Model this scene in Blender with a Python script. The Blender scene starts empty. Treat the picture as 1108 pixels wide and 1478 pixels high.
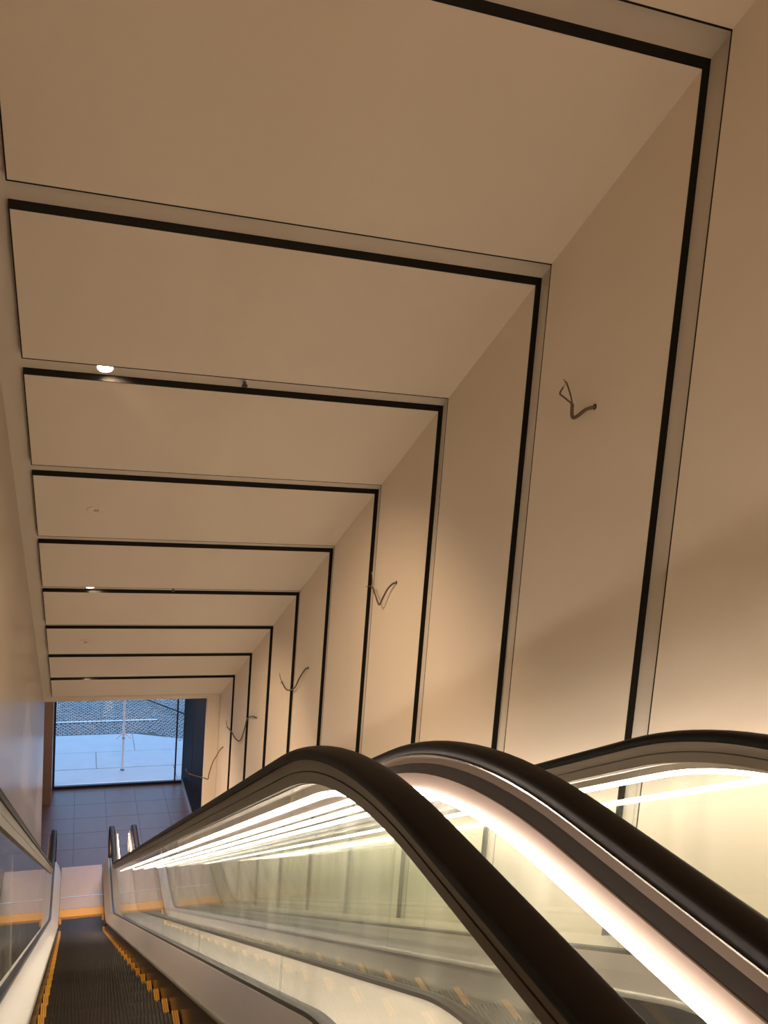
import bpy, math, random
from mathutils import Vector, Matrix

# ------------------------------------------------------------------ camera
ZO = 7.09                     # height of the camera above the lower floor (lower floor is z = 0)
SC = bpy.context.scene
COL = SC.collection
F_ = Vector((0.28374161, 0.95198258, -0.11497765))
R_ = Vector((0.95842279, -0.27776859, 0.0653481))
U_ = Vector((-0.03027307, 0.12873917, 0.99121631))
cam_d = bpy.data.cameras.new('camera')
cam = bpy.data.objects.new('camera', cam_d)
COL.objects.link(cam)
cam.matrix_world = Matrix(((R_.x, U_.x, -F_.x, 0), (R_.y, U_.y, -F_.y, 0), (R_.z, U_.z, -F_.z, ZO), (0, 0, 0, 1)))
cam_d.sensor_fit = 'VERTICAL'
cam_d.sensor_height = 36.0
cam_d.lens = 36.0 * 1120.77 / 1478.0
cam_d.shift_x = (554 - 447.17) / 1478.0
cam_d.shift_y = (796.67 - 739) / 1478.0
cam_d.clip_start = 0.02
cam_d.clip_end = 300
SC.camera = cam

# ------------------------------------------------------------------ world, exposure, large lights
W = bpy.data.worlds.new('overcast_sky'); SC.world = W; W.use_nodes = True
bg = W.node_tree.nodes['Background']
bg.inputs[0].default_value = (0.32, 0.58, 1.0, 1)
bg.inputs[1].default_value = 1.8
SC.view_settings.view_transform = 'Standard'
SC.view_settings.look = 'None'
SC.view_settings.exposure = 0.56
SC.view_settings.gamma = 1.0
SC.view_settings.use_curve_mapping = False
SC.cycles.max_bounces = 10
SC.cycles.transparent_max_bounces = 48
SC.cycles.glossy_bounces = 6
SC.cycles.use_denoising = True
SC.cycles.sample_clamp_indirect = 6.0

WARM = (1.0, 0.70, 0.44)
def area_lamp(name, loc, size, power, color=WARM, target=None, size_y=None):
    l = bpy.data.lights.new(name, 'AREA'); l.energy = power; l.color = color
    l.shape = 'RECTANGLE'; l.size = size; l.size_y = size_y or size
    o = bpy.data.objects.new(name, l); COL.objects.link(o)
    o.location = (loc[0], loc[1], loc[2] + ZO)
    dirv = (Vector(target) - Vector(loc)) if target else Vector((0, 0, -1))
    o.rotation_euler = dirv.to_track_quat('-Z', 'Y').to_euler()
    return o
area_lamp('upper_hall_light', (0.9, -3.6, 3.2), 2.2, 160, WARM, None, 3.0)
area_lamp('lower_hall_light', (1.2, 14.2, -4.1), 0.6, 60, (1.0, 0.66, 0.5))

# ------------------------------------------------------------------ materials
def mat(name, color, rough=0.5, metal=0.0, spec=0.5, emit=None, estr=0.0, noise=None, bump=None, coat=0.0, aniso=0.0):
    m = bpy.data.materials.new(name); m.use_nodes = True
    nt = m.node_tree; b = nt.nodes['Principled BSDF']
    b.inputs['Base Color'].default_value = (*color, 1)
    b.inputs['Roughness'].default_value = rough
    b.inputs['Metallic'].default_value = metal
    b.inputs['Specular IOR Level'].default_value = spec
    b.inputs['Coat Weight'].default_value = coat
    b.inputs['Anisotropic'].default_value = aniso
    if emit:
        b.inputs['Emission Color'].default_value = (*emit, 1); b.inputs['Emission Strength'].default_value = estr
    if noise or bump:
        tc = nt.nodes.new('ShaderNodeTexCoord'); mp = nt.nodes.new('ShaderNodeMapping')
        nt.links.new(tc.outputs['Object'], mp.inputs[0])
        nz = nt.nodes.new('ShaderNodeTexNoise'); nz.inputs['Detail'].default_value = 5
        sc_, amt = noise or (bump[0], 0)
        mp.inputs['Scale'].default_value = sc_ if isinstance(sc_, tuple) else (sc_,) * 3
        nt.links.new(mp.outputs[0], nz.inputs['Vector']); nz.inputs['Scale'].default_value = 1
        if noise:
            r = nt.nodes.new('ShaderNodeMapRange')
            r.inputs['To Min'].default_value = 1 - amt; r.inputs['To Max'].default_value = 1 + amt
            nt.links.new(nz.outputs['Fac'], r.inputs['Value'])
            mx = nt.nodes.new('ShaderNodeVectorMath'); mx.operation = 'SCALE'
            mx.inputs[0].default_value = color
            nt.links.new(r.outputs[0], mx.inputs['Scale'])
            nt.links.new(mx.outputs[0], b.inputs['Base Color'])
        if bump:
            bp = nt.nodes.new('ShaderNodeBump'); bp.inputs['Strength'].default_value = bump[1]
            bp.inputs['Distance'].default_value = 0.01
            nt.links.new(nz.outputs['Fac'], bp.inputs['Height']); nt.links.new(bp.outputs[0], b.inputs['Normal'])
    return m

def glass_mat(name, tint, dust=0.0, rough=0.0):
    m = bpy.data.materials.new(name); m.use_nodes = True
    nt = m.node_tree; nt.nodes.clear()
    out = nt.nodes.new('ShaderNodeOutputMaterial')
    tr = nt.nodes.new('ShaderNodeBsdfTransparent'); tr.inputs[0].default_value = (*tint, 1)
    gl = nt.nodes.new('ShaderNodeBsdfGlossy'); gl.inputs['Roughness'].default_value = rough
    fr = nt.nodes.new('ShaderNodeFresnel')
    geo = nt.nodes.new('ShaderNodeNewGeometry')          # same air-to-glass reflectance on entering and on leaving the pane
    ior = nt.nodes.new('ShaderNodeMapRange'); ior.inputs['To Min'].default_value = 1.5; ior.inputs['To Max'].default_value = 1 / 1.5
    nt.links.new(geo.outputs['Backfacing'], ior.inputs['Value']); nt.links.new(ior.outputs[0], fr.inputs[0])
    mx = nt.nodes.new('ShaderNodeMixShader')
    nt.links.new(fr.outputs[0], mx.inputs[0]); nt.links.new(tr.outputs[0], mx.inputs[1]); nt.links.new(gl.outputs[0], mx.inputs[2])
    last = mx
    if dust:
        df = nt.nodes.new('ShaderNodeBsdfDiffuse'); df.inputs[0].default_value = (0.8, 0.76, 0.7, 1)
        tc = nt.nodes.new('ShaderNodeTexCoord'); mp = nt.nodes.new('ShaderNodeMapping')
        mp.inputs['Rotation'].default_value = (math.radians(38), 0, 0)
        mp.inputs['Scale'].default_value = (1, 2.8, 0.35)
        nz = nt.nodes.new('ShaderNodeTexNoise'); nz.inputs['Scale'].default_value = 1.3; nz.inputs['Detail'].default_value = 3
        nt.links.new(tc.outputs['Object'], mp.inputs[0]); nt.links.new(mp.outputs[0], nz.inputs['Vector'])
        r = nt.nodes.new('ShaderNodeMapRange'); r.inputs['From Min'].default_value = 0.5; r.inputs['From Max'].default_value = 0.72
        r.inputs['To Min'].default_value = dust * 0.06; r.inputs['To Max'].default_value = dust
        nt.links.new(nz.outputs['Fac'], r.inputs['Value'])
        m2 = nt.nodes.new('ShaderNodeMixShader')
        nt.links.new(r.outputs[0], m2.inputs[0]); nt.links.new(mx.outputs[0], m2.inputs[1]); nt.links.new(df.outputs[0], m2.inputs[2])
        last = m2
    nt.links.new(last.outputs[0], out.inputs[0])
    return m

M = {}
M['panel'] = mat('cream_wall_panel', (0.72, 0.635, 0.53), 0.55, spec=0.3, noise=(1.7, 0.03))
M['back'] = mat('cream_slot_back', (0.64, 0.57, 0.48), 0.6, spec=0.3, noise=(1.7, 0.03))
M['plaster'] = mat('cream_gloss_plaster', (0.46, 0.395, 0.32), 0.28, spec=0.5, noise=((1, 3, .4), 0.04), bump=((1, 5, .5), 0.05))
M['black'] = mat('black_edge_trim', (0.006, 0.005, 0.004), 0.6, spec=0.2)
M['rubber'] = mat('black_handrail_rubber', (0.008, 0.006, 0.005), 0.48, spec=0.14)
M['bronze'] = mat('brushed_bronze_profile', (0.18, 0.14, 0.112), 0.42, 0.6, noise=((30, 2, 2), 0.06))
M['groove'] = mat('dark_groove', (0.02, 0.016, 0.014), 0.5)
M['chrome'] = mat('bright_chrome_bead', (0.8, 0.76, 0.72), 0.2, 1.0)
M['pinksteel'] = mat('satin_steel_rail', (0.42, 0.34, 0.30), 0.42, 0.5)
M['steel'] = mat('brushed_steel_deck', (0.56, 0.51, 0.47), 0.36, 0.6, noise=((60, 1.5, 60), 0.05), bump=((60, 1.5, 60), 0.02))
M['cover'] = mat('pale_deck_cover', (0.78, 0.71, 0.63), 0.35, 0.2, noise=((40, 1.5, 40), 0.03))
M['gasket'] = mat('dark_rubber_gasket', (0.035, 0.028, 0.024), 0.45)
M['skirt'] = mat('dark_skirt_panel', (0.09, 0.075, 0.065), 0.22, 0.7, noise=((3, 1, 3), 0.1))
M['tread'] = mat('dark_grooved_tread', (0.035, 0.030, 0.027), 0.42, 0.6, noise=((4, 4, 4), 0.25))
M['yellow'] = mat('yellow_demarcation_paint', (0.52, 0.25, 0.018), 0.5, noise=(25, 0.12))
M['plate'] = mat('ribbed_landing_plate', (0.34, 0.27, 0.235), 0.5, 0.3, noise=((12, 3, 3), 0.08), bump=((220, 3, 3), 0.15))
M['led'] = mat('led_strip', (1, 1, 1), 0.5, emit=(1.0, 0.85, 0.71), estr=22.5)
M['lamp'] = mat('downlight_lens', (1, 1, 1), 0.5, emit=(1.0, 0.84, 0.62), estr=22.5)
M['glass'] = glass_mat('balustrade_glass', (0.955, 0.982, 0.957), dust=0.17)
M['pane'] = glass_mat('facade_glass', (0.97, 0.985, 0.99))
M['tile'] = mat('dark_stone_tile', (0.066, 0.041, 0.033), 0.36, spec=0.4, noise=(5, 0.2), bump=(9, 0.04))
M['grout'] = mat('dark_grout', (0.03, 0.027, 0.03), 0.7)
M['jet'] = mat('black_gloss_cladding', (0.005, 0.0045, 0.005), 0.6, spec=0.06)
M['frame'] = mat('dark_window_frame', (0.012, 0.013, 0.018), 0.4, 0.3)
M['alu'] = mat('brushed_aluminium', (0.6, 0.6, 0.62), 0.3, 0.9)
M['slab'] = mat('pale_paving_slab', (0.42, 0.43, 0.45), 0.55, noise=(2.5, 0.10), bump=(30, 0.1))
M['cobble'] = mat('grey_cobblestone', (0.27, 0.26, 0.255), 0.65, noise=(11, 0.35), bump=(40, 0.3))
M['mortar'] = mat('dark_mortar', (0.09, 0.085, 0.08), 0.85, noise=(8, 0.2))
M['white'] = mat('white_painted_metal', (0.82, 0.83, 0.85), 0.45, noise=(8, 0.05))
M['kerb'] = mat('pale_kerbstone', (0.62, 0.62, 0.62), 0.6, noise=(8, 0.1))
M['cable'] = mat('brown_cable_sheath', (0.10, 0.065, 0.040), 0.5)
M['hole'] = mat('dark_cable_hole', (0.02, 0.014, 0.010), 0.8)
M['copper'] = mat('bare_wire_end', (0.42, 0.36, 0.18), 0.4, 0.4)
M['brown'] = mat('brown_cladding', (0.16, 0.11, 0.085), 0.35, noise=(4, 0.1))
M['facade'] = mat('grey_render', (0.35, 0.34, 0.33), 0.8, noise=(3, 0.1))

# ------------------------------------------------------------------ mesh helpers (camera-relative coordinates; ZO is added on build)
class MB:
    def __init__(s): s.v = []; s.f = []
    def add(s, vs, fs):
        o = len(s.v); s.v += [tuple(p) for p in vs]; s.f += [tuple(i + o for i in f) for f in fs]; return s
    def box(s, x0, x1, y0, y1, z0, z1):
        return s.add([(x0, y0, z0), (x1, y0, z0), (x1, y1, z0), (x0, y1, z0), (x0, y0, z1), (x1, y0, z1), (x1, y1, z1), (x0, y1, z1)],
                     [(0, 3, 2, 1), (4, 5, 6, 7), (0, 1, 5, 4), (1, 2, 6, 5), (2, 3, 7, 6), (3, 0, 4, 7)])
    def hexa(s, a, b):      # two quads (4 points each) joined
        return s.add(list(a) + list(b), [(3, 2, 1, 0), (4, 5, 6, 7), (0, 1, 5, 4), (1, 2, 6, 5), (2, 3, 7, 6), (3, 0, 4, 7)])
    def rings(s, rs, closed=True, caps=True):
        n = len(rs[0]); o = len(s.v)
        for r in rs: s.v += [tuple(p) for p in r]
        for i in range(len(rs) - 1):
            for j in range(n if closed else n - 1):
                k = (j + 1) % n
                s.f.append((o + i * n + j, o + i * n + k, o + (i + 1) * n + k, o + (i + 1) * n + j))
        if caps:
            s.f.append(tuple(o + j for j in reversed(range(n)))); s.f.append(tuple(o + (len(rs) - 1) * n + j for j in range(n)))
        return s
    def tube(s, pts, r, n=8):
        rs = []; pts = [Vector(p) for p in pts]
        for i, p in enumerate(pts):
            t = (pts[min(i + 1, len(pts) - 1)] - pts[max(i - 1, 0)]).normalized()
            a = t.cross(Vector((0.3, 0.2, 0.93))).normalized(); b = t.cross(a)
            rr = r[i] if isinstance(r, (list, tuple)) else r
            rs.append([p + a * rr * math.cos(2 * math.pi * k / n) + b * rr * math.sin(2 * math.pi * k / n) for k in range(n)])
        return s.rings(rs)
    def lathe(s, c, ax, prof, n=32):
        c = Vector(c); ax = Vector(ax).normalized(); a = ax.orthogonal().normalized(); b = ax.cross(a)
        rs = [[c + ax * h + a * r * math.cos(2 * math.pi * k / n) + b * r * math.sin(2 * math.pi * k / n) for k in range(n)] for r, h in prof]
        return s.rings(rs)
    def build(s, name, m, parent=None, smooth=False, bevel=0, kind=None):
        me = bpy.data.meshes.new(name)
        off = Vector((0, 0, 0))
        p = parent
        while p: off += p.location; p = p.parent
        me.from_pydata([(x - off.x, y - off.y, z + ZO - off.z) for x, y, z in s.v], [], s.f)
        me.materials.append(m); me.update()
        import bmesh
        bm = bmesh.new(); bm.from_mesh(me); bmesh.ops.recalc_face_normals(bm, faces=bm.faces); bm.to_mesh(me); bm.free()
        if smooth:
            for pl in me.polygons: pl.use_smooth = True
            me.set_sharp_from_angle(angle=math.radians(38))
        o = bpy.data.objects.new(name, me); COL.objects.link(o)
        if parent: o.parent = parent
        if bevel:
            b = o.modifiers.new('bevel', 'BEVEL'); b.width = bevel; b.segments = 2
        if kind: o['kind'] = kind
        return o

def empty(name, loc, label=None, cat=None, group=None):
    o = bpy.data.objects.new(name, None); COL.objects.link(o)
    o.location = (loc[0], loc[1], loc[2] + ZO); o.empty_display_size = 0.1
    tag(o, label, cat, group); return o
def tag(o, label=None, cat=None, group=None):
    if label: o['label'] = label
    if cat: o['category'] = cat
    if group: o['group'] = group
    return o
def copy_tree(o, parent=None):
    c = o.copy(); COL.objects.link(c); c.parent = parent
    for ch in list(o.children): copy_tree(ch, c)
    return c

# ------------------------------------------------------------------ escalator path (handrail top line in the Y-Z plane)
A = math.radians(30); TA = math.tan(A); CA = math.cos(A); SA = math.sin(A)
Z_TOP, Z_LOW, N0 = -0.645, -6.16, 0.334         # handrail heights on the landings, offset of the inclined line
FLOOR_LOW = -7.09; FLOOR_UP = -1.575
R_TOP, R_LOW = 1.9, 0.75
Y_START, Y_END = -0.55, 12.45
YK1 = (N0 / CA - Z_TOP) / TA; YK2 = (N0 / CA - Z_LOW) / TA
def path():
    P = []                                      # (Y, Z, nY, nZ)
    t1 = R_TOP * math.tan(A / 2); t2 = R_LOW * math.tan(A / 2)
    y = Y_START
    while y < YK1 - t1 - 0.05: P.append((y, Z_TOP, 0, 1)); y += 0.25
    for i in range(15):
        a = A * i / 14; P.append((YK1 - t1 + R_TOP * math.sin(a), Z_TOP - R_TOP + R_TOP * math.cos(a), math.sin(a), math.cos(a)))
    y0, z0 = P[-1][:2]
    y1, z1 = YK2 - t2 * CA, Z_LOW + t2 * SA
    for i in range(1, 30):
        f = i / 30; P.append((y0 + (y1 - y0) * f, z0 + (z1 - z0) * f, SA, CA))
    for i in range(13):
        a = A * (1 - i / 12); P.append((YK2 + t2 - R_LOW * math.sin(a), Z_LOW + R_LOW - R_LOW * math.cos(a), math.sin(a), math.cos(a)))
    y = P[-1][0] + 0.2
    while y < Y_END - 0.05: P.append((y, Z_LOW, 0, 1)); y += 0.2
    P.append((Y_END, Z_LOW, 0, 1))
    return P
PATH = path()
R_END = 0.30
X1, X2, DX = -0.262, 0.646, 1.262            # handrail lines of the left escalator, distance to the right one
GAP = (X1 + DX - X2) / 2
XC = (X1 + X2) / 2; HW = 0.325
def path_ends(deg=160, steps=16):
    top = []; low = []
    for i in range(steps, 0, -1):
        a = math.radians(deg) * i / steps
        top.append((Y_START - R_END * math.sin(a), Z_TOP - R_END + R_END * math.cos(a), -math.sin(a), math.cos(a)))
    for i in range(1, steps + 1):
        a = math.radians(deg) * i / steps
        low.append((Y_END + R_END * math.sin(a), Z_LOW - R_END + R_END * math.cos(a), math.sin(a), math.cos(a)))
    return top + PATH + low
PATH_E = path_ends()
def sweep(section, pth, xc):                    # section: closed list of (dx, v)
    return MB().rings([[(xc + dx, y + ny * v, z + nz * v) for dx, v in section] for y, z, ny, nz in pth])
def off_curve(v): return [(y + ny * v, z + nz * v) for y, z, ny, nz in PATH]
def z_at(v, Y, _c={}):
    if v not in _c: _c[v] = off_curve(v)
    c = _c[v]
    if Y <= c[0][0]: return c[0][1]
    for (a, b), (e, f) in zip(c, c[1:]):
        if Y <= e: return b + (f - b) * (Y - a) / (e - a)
    return c[-1][1]

V_BASE = -0.705                                 # glass meets its gasket
def glass_panel(x, ya, yb, parent, end=None, th=0.006):
    va, vb = -0.098, V_BASE - 0.01
    top = []; bot = []
    n = max(2, int((yb - ya) / 0.06))
    for i in range(n + 1):
        Y = ya + (yb - ya) * i / n
        top.append((Y, z_at(va, Y))); bot.append((Y, z_at(vb, Y)))
    if end:                                     # rounded newel end
        sgn = 1 if end == 'low' else -1
        r = R_END + va; cy = (Y_END if end == 'low' else Y_START); cz = (Z_LOW if end == 'low' else Z_TOP) - R_END
        ext_t = []; ext_b = []
        for i in range(1, 17):
            a = math.radians(150) * i / 16
            ext_t.append((cy + sgn * r * math.sin(a), cz + r * math.cos(a)))
            ext_b.append((cy + sgn * 0.02 * i / 16, (Z_LOW if end == 'low' else Z_TOP) + vb))
        if end == 'low': top += ext_t; bot += ext_b
        else: top = ext_t[::-1] + top; bot = ext_b[::-1] + bot
    rs = [[(x - th, t[0], t[1]), (x + th, t[0], t[1]), (x + th, b[0], b[1]), (x - th, b[0], b[1])] for t, b in zip(top, bot)]
    return MB().rings(rs).build('glass_panel', M['glass'], parent, smooth=True)

SEAMS = [0.66, 2.18, 3.69, 5.2, 6.71, 8.22, 9.73, 11.24]
def balustrade(xc, inward, root, flare=1.0, lit=True, deck=1.0):
    # handrail: rounded C-section
    sec = []
    for k in range(13):
        a = math.pi * k / 12
        sec.append((0.041 * math.cos(a), -0.016 + 0.016 * math.sin(a)))
    sec += [(-0.042, -0.026), (-0.038, -0.036), (-0.028, -0.036), (-0.026, -0.030), (0.026, -0.030), (0.028, -0.036), (0.038, -0.036), (0.042, -0.026)]
    hr = sweep(sec, PATH_E, xc).build('handrail', M['rubber'], root, smooth=True)
    # metal profile under the handrail: bronze on the inner side; light rail, dark recess and pale rail on the outer side
    ow = -inward
    q = flare
    S = lambda pts: [(ow * dx, v) for dx, v in pts]
    pr = sweep(S([(-0.030, -0.032), (0.034, -0.032), (0.046, -0.060), (0.0, -0.066), (-0.024, -0.066), (-0.030, -0.046)]), PATH_E, xc).build('handrail_profile', M['bronze'], root, smooth=True)
    sweep(S([(0.0, -0.058), (0.042, -0.060), (0.064, -0.088), (0.0, -0.088), (-0.020, -0.070), (-0.020, -0.064)]), PATH_E, xc).build('groove', M['groove'], pr)
    sweep(S([(-0.025, -0.0695), (0.0, -0.0695), (0.0, -0.100), (-0.018, -0.100)]), PATH_E, xc).build('lower_rail', M['bronze'], pr, smooth=True)
    sweep(S([(0.0, -0.087), (0.068, -0.087), (0.086, -0.120), (0.086, -0.124), (0.062, -0.124), (0.050, -0.103), (0.0, -0.103)]), PATH_E, xc).build('outer_rail', M['pinksteel'], pr, smooth=True)
    sweep(S([(0.039, -0.037), (0.0435, -0.037), (0.0435, -0.0405), (0.039, -0.0405)]), PATH_E, xc).build('chrome_bead', M['chrome'], pr)
    if lit:
        led = sweep(S([(0.074, -0.1235), (0.091, -0.1235), (0.089, -0.140), (0.076, -0.140)]), PATH, xc).build('light_strip', M['led'], root)
        led['label'] = 'glowing white light strip under the handrail'
    # glass panels
    g = 0.002
    glass_panel(xc, Y_START, SEAMS[0] - g, root, 'top')
    for a, b in zip(SEAMS, SEAMS[1:]): glass_panel(xc, a + g, b - g, root)
    glass_panel(xc, SEAMS[-1] + g, Y_END, root, 'low')
    # gasket holding the glass
    deck_w = deck; deck = PATH
    sweep([(-0.020, V_BASE + 0.012), (0.020, V_BASE + 0.012), (0.024, V_BASE - 0.02), (-0.024, V_BASE - 0.02)], deck, xc).build('gasket', M['gasket'], root)
    i = inward
    # inner deck: tapering rounded nose at the lower end
    def deck_rings(sec, nose=True):
        sec = [(0.022 + (dx - 0.022) * (deck_w if i == inward and dx > 0 else 1), v) for dx, v in sec]
        rs = [[(xc + i * dx, y + ny * v, z + nz * v) for dx, v in sec] for y, z, ny, nz in PATH]
        if nose:
            for k in range(1, 9):
                a = math.pi / 2 * k / 8; q = max(0.04, math.cos(a))
                rs.append([(xc + i * (0.02 + (dx - 0.02) * q), Y_END + 0.48 * math.sin(a), Z_LOW + v) for dx, v in sec])
        return MB().rings(rs)
    deck_rings([(0.022, V_BASE), (0.030, V_BASE + 0.002), (0.118, -0.792), (0.124, -0.802), (0.124, -0.816), (0.022, -0.816)]).build('inner_deck', M['steel'], root, smooth=True)
    deck_rings([(0.030, -0.815), (0.122, -0.815), (0.124, -1.13), (0.030, -1.13)]).build('skirt_panel', M['skirt'], root, smooth=True)
    # outer deck towards the neighbour
    deck_rings([(-0.022, V_BASE), (-GAP, V_BASE), (-GAP, -1.0), (-0.022, -1.0)], False).build('outer_deck', M['cover'], root, smooth=True)

def make_escalator(label):
    root = empty('escalator', (XC, 0.3, FLOOR_UP), label, 'escalator')
    balustrade(X1, 1, root); balustrade(X2, -1, root)
    # steps
    V_ST = -0.912
    proto = None
    Y = 0.63; STEP = 0.4
    hw = HW
    while Y < 11.5:
        zt = z_at(V_ST - 0.0, Y)
        zt = min(zt, FLOOR_UP + 0.0) if Y < 2 else max(zt, FLOOR_LOW)
        if proto is None:
            b = MB(); b.box(XC - hw, XC + hw, Y - STEP + 0.004, Y, zt - 0.05, zt - 0.010)
            n = 36; p = 2 * hw / n
            for k in range(n):
                x0 = XC - hw + k * p + p * 0.22
                b.box(x0, x0 + p * 0.56, Y - STEP + 0.004, Y, zt - 0.011, zt)
            for k in range(n):                  # ribbed riser
                x0 = XC - hw + k * p + p * 0.22
                b.box(x0, x0 + p * 0.56, Y, Y + 0.006, zt - 0.225, zt)
            b.box(XC - hw, XC + hw, Y - 0.03, Y + 0.001, zt - 0.225, zt - 0.012)
            st = empty('step', (XC, Y, zt)); st.location = (0, Y - 0.3, zt - FLOOR_UP); st.parent = root
            b.build('tread', M['tread'], st)
            for sx in (-1, 1):
                c = MB()
                for k in range(3):
                    xx = XC + sx * (hw - 0.006 - k * 0.0105)
                    L = 0.115 - (0.012 if k % 2 else 0)
                    c.box(xx - 0.0040, xx + 0.0040, Y - L, Y + 0.0075, zt - 0.010, zt + 0.0015)
                d = c.build('side_marking', M['yellow'], st); d['label'] = 'yellow side marking of the step'
            proto = st
            pz, py = zt, Y
        else:
            c = copy_tree(proto, root); c.location = (0, Y - 0.3, zt - FLOOR_UP)
        Y += STEP
    # comb and landing plates, lower
    cb = MB(); cb.box(XC - HW - .004, XC + HW + .004, 11.50, 11.70, FLOOR_LOW + 0.002, FLOOR_LOW + 0.020)
    for k in range(36):
        x0 = XC - hw + (k + 0.5) * 2 * hw / 36
        cb.box(x0 - 0.004, x0 + 0.004, 11.45, 11.50, FLOOR_LOW + 0.001, FLOOR_LOW + 0.014)
    o = cb.build('comb_plate', M['yellow'], root); o['label'] = 'yellow comb plate at the foot'
    MB().box(XC - HW - .004, XC + HW + .004, 11.30, 11.45, FLOOR_LOW + 0.001, FLOOR_LOW + 0.004).build('comb_gap_plate', M['gasket'], root)  # dark plate standing in for the black gap before the comb
    fr = MB().box(XC - HW - .004, XC + HW + .004, 11.26, 11.30, FLOOR_LOW + 0.001, FLOOR_LOW + 0.006)
    for sx in (-1, 1): fr.box(XC + sx * (HW - .010) - .012, XC + sx * (HW - .010) + .012, 11.30, 11.50, FLOOR_LOW + 0.001, FLOOR_LOW + 0.006)
    fr.build('comb_frame', M['yellow'], root)
    MB().box(XC - HW - .004, XC + HW + .004, 11.705, 12.03, FLOOR_LOW, FLOOR_LOW + 0.020).build('landing_plate', M['plate'], root, bevel=0.003)
    MB().box(XC - HW - .004, XC + HW + .004, 12.04, 12.97, FLOOR_LOW, FLOOR_LOW + 0.020).build('landing_plate', M['plate'], root, bevel=0.003)
    MB().box(XC - HW - .004, XC + HW + .004, 12.029, 12.041, FLOOR_LOW + 0.01, FLOOR_LOW + 0.024).build('plate_joint', M['alu'], root)
    # upper comb and landing
    cb = MB(); cb.box(XC - HW - .004, XC + HW + .004, -0.02, 0.16, FLOOR_UP, FLOOR_UP + 0.018)
    cb.build('comb_plate', M['yellow'], root)
    MB().box(XC - HW - .004, XC + HW + .004, -1.3, -0.025, FLOOR_UP, FLOOR_UP + 0.018).build('landing_plate', M['plate'], root, bevel=0.003)
    return root
esc = make_escalator('left escalator descending beside the plain glossy wall, seen from its head')
esc2 = copy_tree(esc); esc2.location.x += DX
esc2['label'] = 'right escalator of the pair, next to the wall with upright black lines'
for ch in [c for c in esc.children if c.name.startswith('light_strip')][:1]: bpy.data.objects.remove(ch)   # the handrail by the plain wall has no lit strip
for e in (esc, esc2): e['group'] = 'pair of parallel escalators'

# ------------------------------------------------------------------ setting: tunnel shell
U = 1.2
XL, XR = -0.464, 2.246                          # left wall face, right wall back plane
H_ = 0.035                                      # vertical height of the panel edge
SLOT = 0.121
def zc(Y): return 2.72 / CA - TA * Y            # ceiling back plane
YS = [1.36 + CA * U * (1.2246 + k) for k in range(-3, 10)]   # near edge of panel k
Y_TUN = 1.36 + CA * U * 10.33                   # end of the tunnel
Y_HALL = YS[0]
# ceiling slab
c = MB().hexa([(XL - .3, Y_HALL, zc(Y_HALL)), (XR + .3, Y_HALL, zc(Y_HALL)), (XR + .3, Y_TUN, zc(Y_TUN)), (XL - .3, Y_TUN, zc(Y_TUN))],
              [(XL - .3, Y_HALL, zc(Y_HALL) + .3), (XR + .3, Y_HALL, zc(Y_HALL) + .3), (XR + .3, Y_TUN, zc(Y_TUN) + .3), (XL - .3, Y_TUN, zc(Y_TUN) + .3)])
c.box(XL - .3, XR + .3, -7, Y_HALL, zc(Y_HALL), zc(Y_HALL) + .3)
ceiling = c.build('ceiling', M['back'], kind='structure')
# right wall slab
Z_BOT = -7.4
c = MB().box(XR, XR + .25, -7, Y_TUN, Z_BOT, zc(Y_HALL) + .2)
wall_right = c.build('wall_right', M['back'], kind='structure')
wl = MB().box(XL - .25, XL, -7, Y_TUN, Z_BOT, zc(Y_HALL) + .2)
wall_left = wl.build('wall_left', M['plaster'], kind='structure')
XP = XR - 0.030
XPL = -0.330
T = 0.0065
def beam(b, x0, x1, ya, yb, d0, d1):            # parallelepiped following the ceiling slope; d = vertical drop below the back plane
    b.hexa([(x0, ya, zc(ya) - d1), (x1, ya, zc(ya) - d1), (x1, yb, zc(yb) - d1), (x0, yb, zc(yb) - d1)],
           [(x0, ya, zc(ya) - d0), (x1, ya, zc(ya) - d0), (x1, yb, zc(yb) - d0), (x0, yb, zc(yb) - d0)])
for k in range(len(YS)):
    ya = YS[k]; yb = (YS[k + 1] - SLOT) if k + 1 < len(YS) else Y_TUN
    if yb - ya < 0.2: continue
    last = k + 1 >= len(YS)
    b = MB(); beam(b, XPL, XP, ya + T, yb - T, -0.01, H_)
    p = b.build('ceiling_panel', M['panel'], ceiling)
    t = MB()
    beam(t, XPL - T, XR, ya, ya + T, 0, H_ + .0005); beam(t, XPL - T, XR, yb - T, yb, 0, H_ + .0005); beam(t, XPL - T, XPL, ya + T, yb - T, 0, H_ + .0005)
    t.build('edge_trim', M['black'], p)
    # wall panel
    def zb(Y): return z_at(-0.74, Y) - 0.06
    n = 8
    def strip(y0, y1, x0, x1, n=8):
        rs = []
        for i in range(n + 1):
            Y = y0 + (y1 - y0) * i / n
            rs.append([(x0, Y, zb(Y)), (x1, Y, zb(Y)), (x1, Y, zc(Y) - H_), (x0, Y, zc(Y) - H_)])
        return rs
    p = MB().rings(strip(ya + T, yb - T, XP, XR + .01)).build('wall_panel', M['panel'], wall_right)
    t = MB(); t.rings(strip(ya, ya + T, XP - .0005, XR, 1)); t.rings(strip(yb - T, yb, XP - .0005, XR, 1))
    t.build('edge_trim', M['black'], p)

# upper hall: floor, back wall
floor_up = MB().box(XL, XR, -7, -0.02, FLOOR_UP - .3, FLOOR_UP).build('floor_upper', M['tile'], kind='structure')
MB().box(XL - .25, XR + .25, -7.25, -7, FLOOR_UP - .3, zc(Y_HALL) + .3).build('wall_back', M['panel'], kind='structure')
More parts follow.
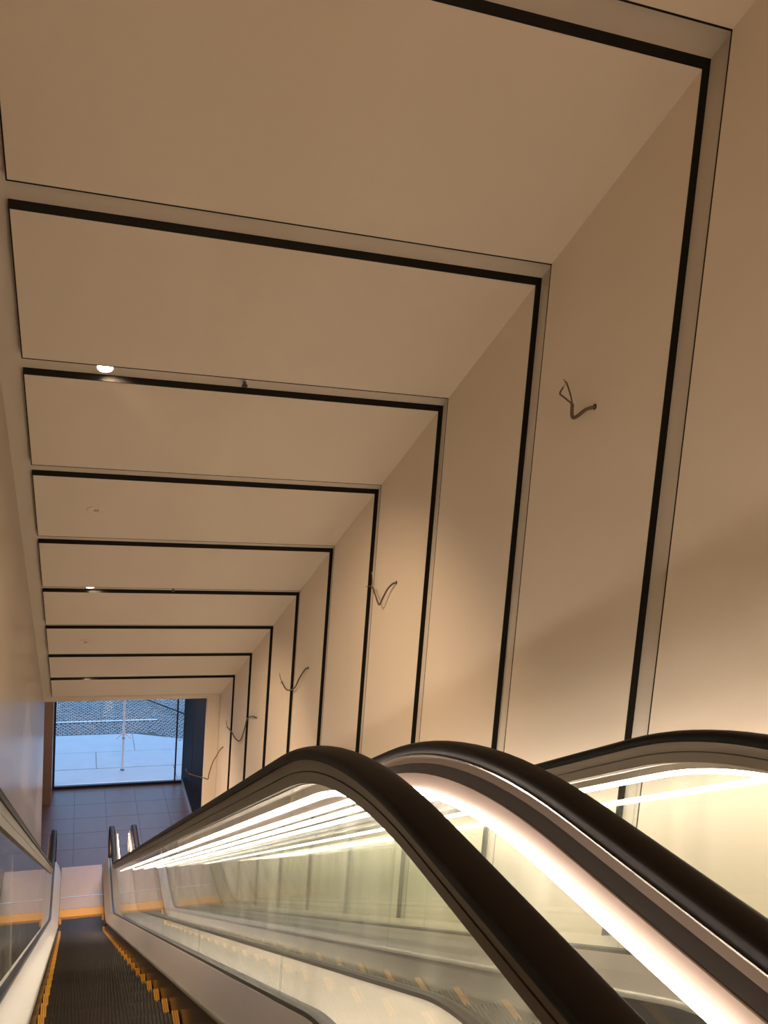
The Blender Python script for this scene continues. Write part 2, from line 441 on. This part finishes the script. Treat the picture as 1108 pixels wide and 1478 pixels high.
# deck fillers between the escalators and the walls
def filler(x0, x1, name):
    sec = [(x0, V_BASE), (x1, V_BASE), (x1, -1.0), (x0, -1.0)]
    o = MB().rings([[(dx, y + ny * v, z + nz * v) for dx, v in sec] for y, z, ny, nz in PATH]).build(name, M['cover'], kind='structure', smooth=True)
    return o
filler(XL, X1 - GAP - .001, 'trim_1'); filler(X2 + DX + GAP + .001, XP + .01, 'trim_2')

# portal end: header and pier
ZH = zc(Y_TUN) - 0.050
XPIER = 2.05
wf = MB()
wf.box(XL - .25, XR + .25, Y_TUN, Y_TUN + .12, ZH, zc(Y_TUN) + 1.2)
wf.box(XPIER, XR + .25, Y_TUN, Y_TUN + .12, Z_BOT, ZH)
wf.build('wall_front', M['panel'], kind='structure')
# passage beyond
ZP = ZH + 0.02
Y_FAC = 16.22
MB().box(-1.2, 3.2, Y_TUN + .12, Y_FAC + .2, ZP, ZP + .2).build('ceiling_passage', M['panel'], kind='structure')
MB().box(XL - .25, XL, Y_TUN, Y_TUN + .5, Z_BOT, ZP).build('wall_left_return', M['plaster'], kind='structure')
MB().box(-1.3, -1.05, Y_TUN + .4, Y_FAC + .2, Z_BOT, ZP).build('wall_passage_left', M['brown'], kind='structure')
MB().box(-1.3, XL - .25, Y_TUN + .4, Y_TUN + .5, Z_BOT, ZP).build('wall_passage_end', M['brown'], kind='structure')
pj = MB().box(-1.05, -0.405, 15.5, Y_FAC, Z_BOT, ZP).build('trim_3', M['brown'], kind='structure')
# black cladding to the right: three upright glossy panels on a wall
wr = MB().box(2.30, 2.6, Y_TUN + .12, Y_FAC + .1, Z_BOT, ZP).build('wall_passage_right', M['jet'], kind='structure')
y = Y_TUN + .12
for k in range(3):
    w = (Y_FAC - Y_TUN - .12) / 3
    MB().box(2.27, 2.301, y + .006, y + w - .006, FLOOR_LOW + .10, ZP - .01).build('wall_panel', M['jet'], wr, bevel=.006)
    y += w
MB().box(2.255, 2.30, Y_TUN + .12, Y_FAC - .05, FLOOR_LOW, FLOOR_LOW + .09).build('baseboard_right', M['alu'], kind='structure')
# lower floor with tiles
fl = MB().box(-1.2, 2.6, 11.6, Y_FAC + .1, FLOOR_LOW - .3, FLOOR_LOW - .004).build('floor', M['grout'], kind='structure')
proto = None
TX, TY = 0.6, 0.6
for i in range(6):
    for j in range(8):
        x0 = -1.15 + i * TX; y0 = 11.8 + j * TY
        x1, y1 = x0 + TX - .006, y0 + TY - .006
        if proto is None or x1 > 2.255 or y1 > Y_FAC - .05:
            b = MB().box(x0, min(x1, 2.255), y0, min(y1, Y_FAC - .05), FLOOR_LOW - .02, FLOOR_LOW)
            if min(x1, 2.255) - x0 < .02 or min(y1, Y_FAC - .05) - y0 < .02: continue
            o = b.build('floor_tile', M['tile'], fl)
            if proto is None: proto = (o, x0, y0)
        else:
            o = proto[0].copy(); COL.objects.link(o); o.parent = fl
            o.location = (x0 - proto[1], y0 - proto[2], 0)

# ------------------------------------------------------------------ facade window
wn = empty('window_1', (1.0, Y_FAC, FLOOR_LOW)); wn['kind'] = 'structure'
f = MB()
f.box(-0.405, 2.31, Y_FAC - .04, Y_FAC + .03, FLOOR_LOW, FLOOR_LOW + .055)
f.box(-0.405, 2.31, Y_FAC - .04, Y_FAC + .03, ZP - .12, ZP)
f.box(-0.405, -0.365, Y_FAC - .04, Y_FAC + .03, FLOOR_LOW + .055, ZP - .12)
f.box(2.26, 2.31, Y_FAC - .04, Y_FAC + .03, FLOOR_LOW + .055, ZP - .12)
f.build('window_frame', M['frame'], wn)
MB().box(2.10, 2.13, Y_FAC - .03, Y_FAC + .02, FLOOR_LOW + .055, ZP - .12).build('mullion', M['frame'], wn)
MB().box(-0.365, 2.10, Y_FAC - .012, Y_FAC, FLOOR_LOW + .055, ZP - .12).build('pane', M['pane'], wn)
MB().box(2.13, 2.26, Y_FAC - .012, Y_FAC, FLOOR_LOW + .055, ZP - .12).build('pane', M['pane'], wn)
MB().box(-0.405, 2.31, Y_FAC + .03, Y_FAC + .13, FLOOR_LOW - .02, FLOOR_LOW + .03).build('window_sill', M['kerb'], wn)
# outside wall of the building above and beside the glazing
fw = MB(); fw.box(-6, -0.405, Y_FAC + .05, Y_FAC + .35, Z_BOT, 2.0); fw.box(2.31, 7, Y_FAC + .05, Y_FAC + .35, Z_BOT, 2.0); fw.box(-0.405, 2.31, Y_FAC + .05, Y_FAC + .35, ZP, 2.0)
fw.build('wall_exterior', M['facade'], kind='structure')

# ------------------------------------------------------------------ outside pavement
random.seed(4)
GR = FLOOR_LOW
gnd = MB().box(-30, 35, Y_FAC + .1, 60, GR - .4, GR - .05).build('ground', M['mortar'], kind='structure')
pv = MB().box(-6, 7, Y_FAC + .12, 19.38, GR - .06, GR - .012).build('pavement', M['mortar'], kind='structure')
rows = [(16.37, 17.18), (17.18, 18.16), (18.16, 19.33)]
for r, (ya, yb) in enumerate(rows):
    x = -5.6 + 0.9 * r
    while x < 6.4:
        x1 = x + 2.6
        # the far row is cut off diagonally on the right, where the cobbles come forward
        ycut = lambda X: yb if (r < 2 or X < 1.87) else max(ya + .1, yb - (X - 1.87) * 0.95)
        y0, y1 = ya + .008, ycut(x) - .008; y2 = ycut(x1) - .008
        if min(y1, y2) > y0 + .05:
            dz = random.uniform(-.002, .002)
            b = MB().hexa([(x + .006, y0, GR - .05), (x1 - .006, y0, GR - .05), (x1 - .006, y2, GR - .05), (x + .006, y1, GR - .05)],
                          [(x + .006, y0, GR + dz), (x1 - .006, y0, GR + dz), (x1 - .006, y2, GR + dz), (x + .006, y1, GR + dz)])
            b.build('paving_slab', M['slab'], pv)
        x = x1
# small cobbles, one joined field (far beyond picking apart)
cb = MB(); cx = -3.4
y = 18.3; r = 0
while y < 25:
    x = -2.2 + (0.055 if r % 2 else 0)
    while x < 5.0:
        lim = 19.35 if x < 1.87 else 19.35 - (x - 1.87) * 0.95
        if y > lim:
            a = .049 + random.uniform(-.004, .004); h = random.uniform(-.006, .008); q = .012
            dx = random.uniform(-.004, .004)
            cxx, cyy = x + dx, y
            cb.add([(cxx - a, cyy - a, GR - .05), (cxx + a, cyy - a, GR - .05), (cxx + a, cyy + a, GR - .05), (cxx - a, cyy + a, GR - .05),
                    (cxx - a + q, cyy - a + q, GR + h), (cxx + a - q, cyy - a + q, GR + h), (cxx + a - q, cyy + a - q, GR + h), (cxx - a + q, cyy + a - q, GR + h)],
                   [(4, 5, 6, 7), (0, 1, 5, 4), (1, 2, 6, 5), (2, 3, 7, 6), (3, 0, 4, 7)])
        x += .11
    y += .11; r += 1
o = cb.build('cobblestone_paving', M['cobble'], kind='stuff'); tag(o, 'small grey cobblestones of the street outside the glazed front', 'paving')
# pale kerb line across the cobbles
kb = empty('kerb', (0.5, 20.26, GR), 'thin pale stone line running across the cobbled street outside', 'kerb')
x = -2.2
while x < 2.0:
    MB().box(x + .004, x + .356, 20.22, 20.30, GR + .009, GR + .022).build('kerbstone', M['kerb'], kb)
    x += .36

# white post with prongs standing on the slabs
post = empty('post', (1.05, 17.05, GR), 'thin white post with two side prongs standing on the pavement outside the glass', 'post')
PX, PY = 1.05, 17.05
MB().tube([(PX, PY, GR), (PX, PY, GR + 1.72)], [.028, .024], 12).build('pole', M['white'], post, smooth=True)
MB().lathe((PX, PY, GR), (0, 0, 1), [(.045, 0), (.045, .012), (.03, .016)], 20).build('base_plate', M['frame'], post, smooth=True)
for s in (-1, 1):
    MB().tube([(PX, PY, GR + .86), (PX + s * .09, PY - .02, GR + .80), (PX + s * .16, PY - .03, GR + .73)], [.015, .014, .012], 8).build('prong', M['white'], post, smooth=True)
MB().lathe((PX, PY, GR + .72), (0, 0, 1), [(.032, 0), (.036, .01), (.036, .04), (.03, .05)], 16).build('collar', M['alu'], post, smooth=True)
MB().lathe((PX, PY, GR + 1.72), (0, 0, 1), [(.03, 0), (.09, .03), (.09, .06), (.02, .09)], 20).build('post_head', M['brown'], post, smooth=True)
# dark barrier bar crossing the upper right of the glazing, on two short stands
br = empty('barrier', (2.25, 21.3, GR), 'low dark barrier bar slanting across the cobbles outside, upper right of the glazing', 'barrier')
MB().tube([(1.45, 22.5, GR + .09), (3.1, 20.1, GR + .09)], .022, 10).build('bar', M['frame'], br, smooth=True)
for (bx, by) in ((1.46, 22.48), (3.09, 20.12)):
    MB().box(bx - .06, bx + .06, by - .06, by + .06, GR + .01, GR + .07).build('foot', M['frame'], br, bevel=.008)

# ------------------------------------------------------------------ ceiling fittings
nC = Vector((0, -SA, -CA))                       # out of the ceiling, downwards
def cpt(x, s, n): return Vector((x, s * CA + n * SA, -s * SA + n * CA))
def downlight(k, label):
    c = cpt(0.105, U * (1.2246 + k) - 0.07, 2.72)
    o = empty('downlight', c, label, 'lamp', 'downlights in the ceiling slots')
    MB().lathe(c, nC, [(.052, 0), (.052, .003), (.044, .005), (.042, .002)], 32).build('trim_ring', M['white'], o, smooth=True)
    MB().lathe(c, nC, [(.043, .001), (.040, .004), (.020, .006), (.004, .0065)], 32).build('lens', M['lamp'], o, smooth=True)
    l = bpy.data.lights.new('downlight_beam', 'SPOT'); l.energy = 200; l.color = WARM; l.spot_size = math.radians(105); l.spot_blend = 1.0; l.shadow_soft_size = .04
    lo = bpy.data.objects.new('downlight_beam', l); COL.objects.link(lo); lo.parent = o
    lo.location = nC * .03; lo.rotation_euler = Vector((0.42, 0.15, -1)).to_track_quat('-Z', 'Y').to_euler()
downlight(2, 'larger lit round downlight recessed in the third dark line of the ceiling')
downlight(5, 'tiny lit downlight far down the tunnel, in the sixth dark line of the ceiling')
downlight(8, 'lit downlight in the last ceiling slot before the end opening')
def sprinkler(k, label):
    c = cpt(0.91, U * (1.2246 + k) - 0.065, 2.72)
    o = empty('sprinkler', c, label, 'sprinkler', 'sprinkler heads in the ceiling slots')
    MB().lathe(c, nC, [(.026, 0), (.026, .004), (.014, .008)], 24).build('rosette', M['alu'], o, smooth=True)
    MB().lathe(c, nC, [(.011, .006), (.011, .022), (.007, .026)], 16).build('body', M['bronze'], o, smooth=True)
    MB().lathe(c, nC, [(.017, .034), (.018, .037), (.006, .038)], 16).build('deflector', M['groove'], o, smooth=True)
    for s in (-1, 1):
        MB().tube([c + Vector((s * .010, 0, 0)) + nC * .020, c + Vector((s * .014, 0, 0)) + nC * .029, c + Vector((s * .006, 0, 0)) + nC * .037], .0022, 6).build('arm', M['bronze'], o)
sprinkler(2, 'small metal sprinkler head right of the lit downlight in the third dark line')
sprinkler(5, 'tiny sprinkler head in the sixth dark ceiling line, far down the tunnel')
def cover(x, s, label):
    c = cpt(x, s, 2.72 - H_ * CA)
    o = empty('ceiling_detector', c, label, 'detector', 'flush round covers on the ceiling panels')
    MB().lathe(c, nC, [(.068, -.002), (.068, .003), (.062, .006), (.060, .004), (.030, .005)], 40).build('cover_plate', M['panel'], o, smooth=True)
    MB().lathe(c, nC, [(.013, .004), (.013, .014), (.008, .018)], 20).build('sensor', M['alu'], o, smooth=True)
    MB().lathe(c + Vector((.016, 0, 0)), nC, [(.004, .004), (.004, .010), (.002, .012)], 12).build('indicator', M['hole'], o)
cover(.106, 5.61, 'round flush cover with a centre knob between the fourth and fifth dark ceiling lines')
cover(.092, 9.206, 'faint round flush cover between the seventh and eighth dark ceiling lines, far down')

# ------------------------------------------------------------------ loose cables hanging out of the right wall
def smooth_pts(p, n=6):
    p = [Vector(q) for q in p]; q = [p[0]] + p + [p[-1]]; out = []
    for i in range(1, len(q) - 2):
        for j in range(n):
            t = j / n; a, b, c, d = q[i - 1], q[i], q[i + 1], q[i + 2]
            out.append(0.5 * ((2 * b) + (c - a) * t + (2 * a - 5 * b + 4 * c - d) * t * t + (3 * b - a - 3 * c + d) * t ** 3))
    out.append(p[-1]); return out
def cable(label, main, ends, r):
    x0 = XP
    base = Vector((x0, main[0][1], main[0][2]))
    o = empty('loose_cable', base, label, 'cable', 'loose cable ends hanging out of the panelled wall')
    MB().lathe(base, (-1, 0, 0), [(.014, -.002), (.014, .0015), (.009, .002)], 16).build('cable_hole', M['hole'], o)
    MB().tube(smooth_pts([(x0 - q[0], q[1], q[2]) for q in main]), r, 8).build('sheath', M['cable'], o, smooth=True)
    for e in ends:
        MB().tube(smooth_pts([(x0 - q[0], q[1], q[2]) for q in e]), r * .5, 6).build('wire_end', M['cable'], o, smooth=True)
        p = Vector((x0 - e[-1][0], e[-1][1], e[-1][2])); d = (p - Vector((x0 - e[-2][0], e[-2][1], e[-2][2]))).normalized()
        MB().tube([p, p + d * .02], r * .45, 6).build('bare_tip', M['copper'], o)
CABS = [
 ('thick brown cable end with two split wires, nearest on the right wall', [(.0, 3.078, .332), (.035, 3.09, .318), (.05, 3.125, .290), (.055, 3.150, .281), (.055, 3.165, .297), (.05, 3.178, .345)],
  [[(.05, 3.178, .345), (.05, 3.198, .386), (.05, 3.235, .440), (.05, 3.250, .452)], [(.05, 3.178, .345), (.07, 3.215, .375), (.08, 3.240, .395), (.07, 3.232, .425)]], .0085),
 ('thin V-shaped cable end with a forked tip on the second wired wall panel', [(.0, 5.182, -.831), (.02, 5.20, -.842), (.03, 5.262, -.890), (.04, 5.32, -.968), (.04, 5.375, -1.032), (.04, 5.42, -1.02), (.04, 5.48, -.975), (.04, 5.55, -.93)],
  [[(.04, 5.55, -.93), (.04, 5.60, -.93), (.045, 5.66, -.945)], [(.04, 5.55, -.93), (.04, 5.56, -.90), (.04, 5.57, -.865), (.04, 5.58, -.835)]], .0065),
 ('thin curved cable end on the third wired wall panel, crossing a black line', [(.0, 7.221, -2.036), (.02, 7.26, -2.06), (.03, 7.42, -2.20), (.035, 7.55, -2.34), (.04, 7.78, -2.435), (.04, 7.93, -2.445), (.04, 8.06, -2.42)],
  [[(.04, 8.06, -2.42), (.04, 8.13, -2.40), (.04, 8.16, -2.37)], [(.04, 8.06, -2.42), (.04, 8.09, -2.45)]], .0075),
 ('long S-shaped cable end on the fourth wired wall panel', [(.012, 9.30, -3.264), (.03, 9.40, -3.28), (.03, 9.72, -3.42), (.03, 9.85, -3.60), (.035, 10.05, -3.84), (.04, 10.35, -3.93), (.04, 10.65, -3.94), (.04, 11.0, -3.99)],
  [[(.04, 11.0, -3.99), (.04, 11.05, -3.98), (.04, 11.12, -3.94)]], .009),
 ('angular cable end farthest down the wall, near the black cladding', [(.0, 11.43, -4.462), (.03, 11.50, -4.53), (.08, 11.55, -4.66), (.14, 11.50, -4.74), (.19, 11.49, -4.92), (.20, 11.50, -5.00), (.26, 11.50, -4.98), (.36, 11.50, -4.95), (.50, 11.50, -4.90)],
  [[(.50, 11.50, -4.90), (.53, 11.50, -4.87), (.55, 11.49, -4.83)]], .008),
]
for c_ in CABS: cable(*c_)
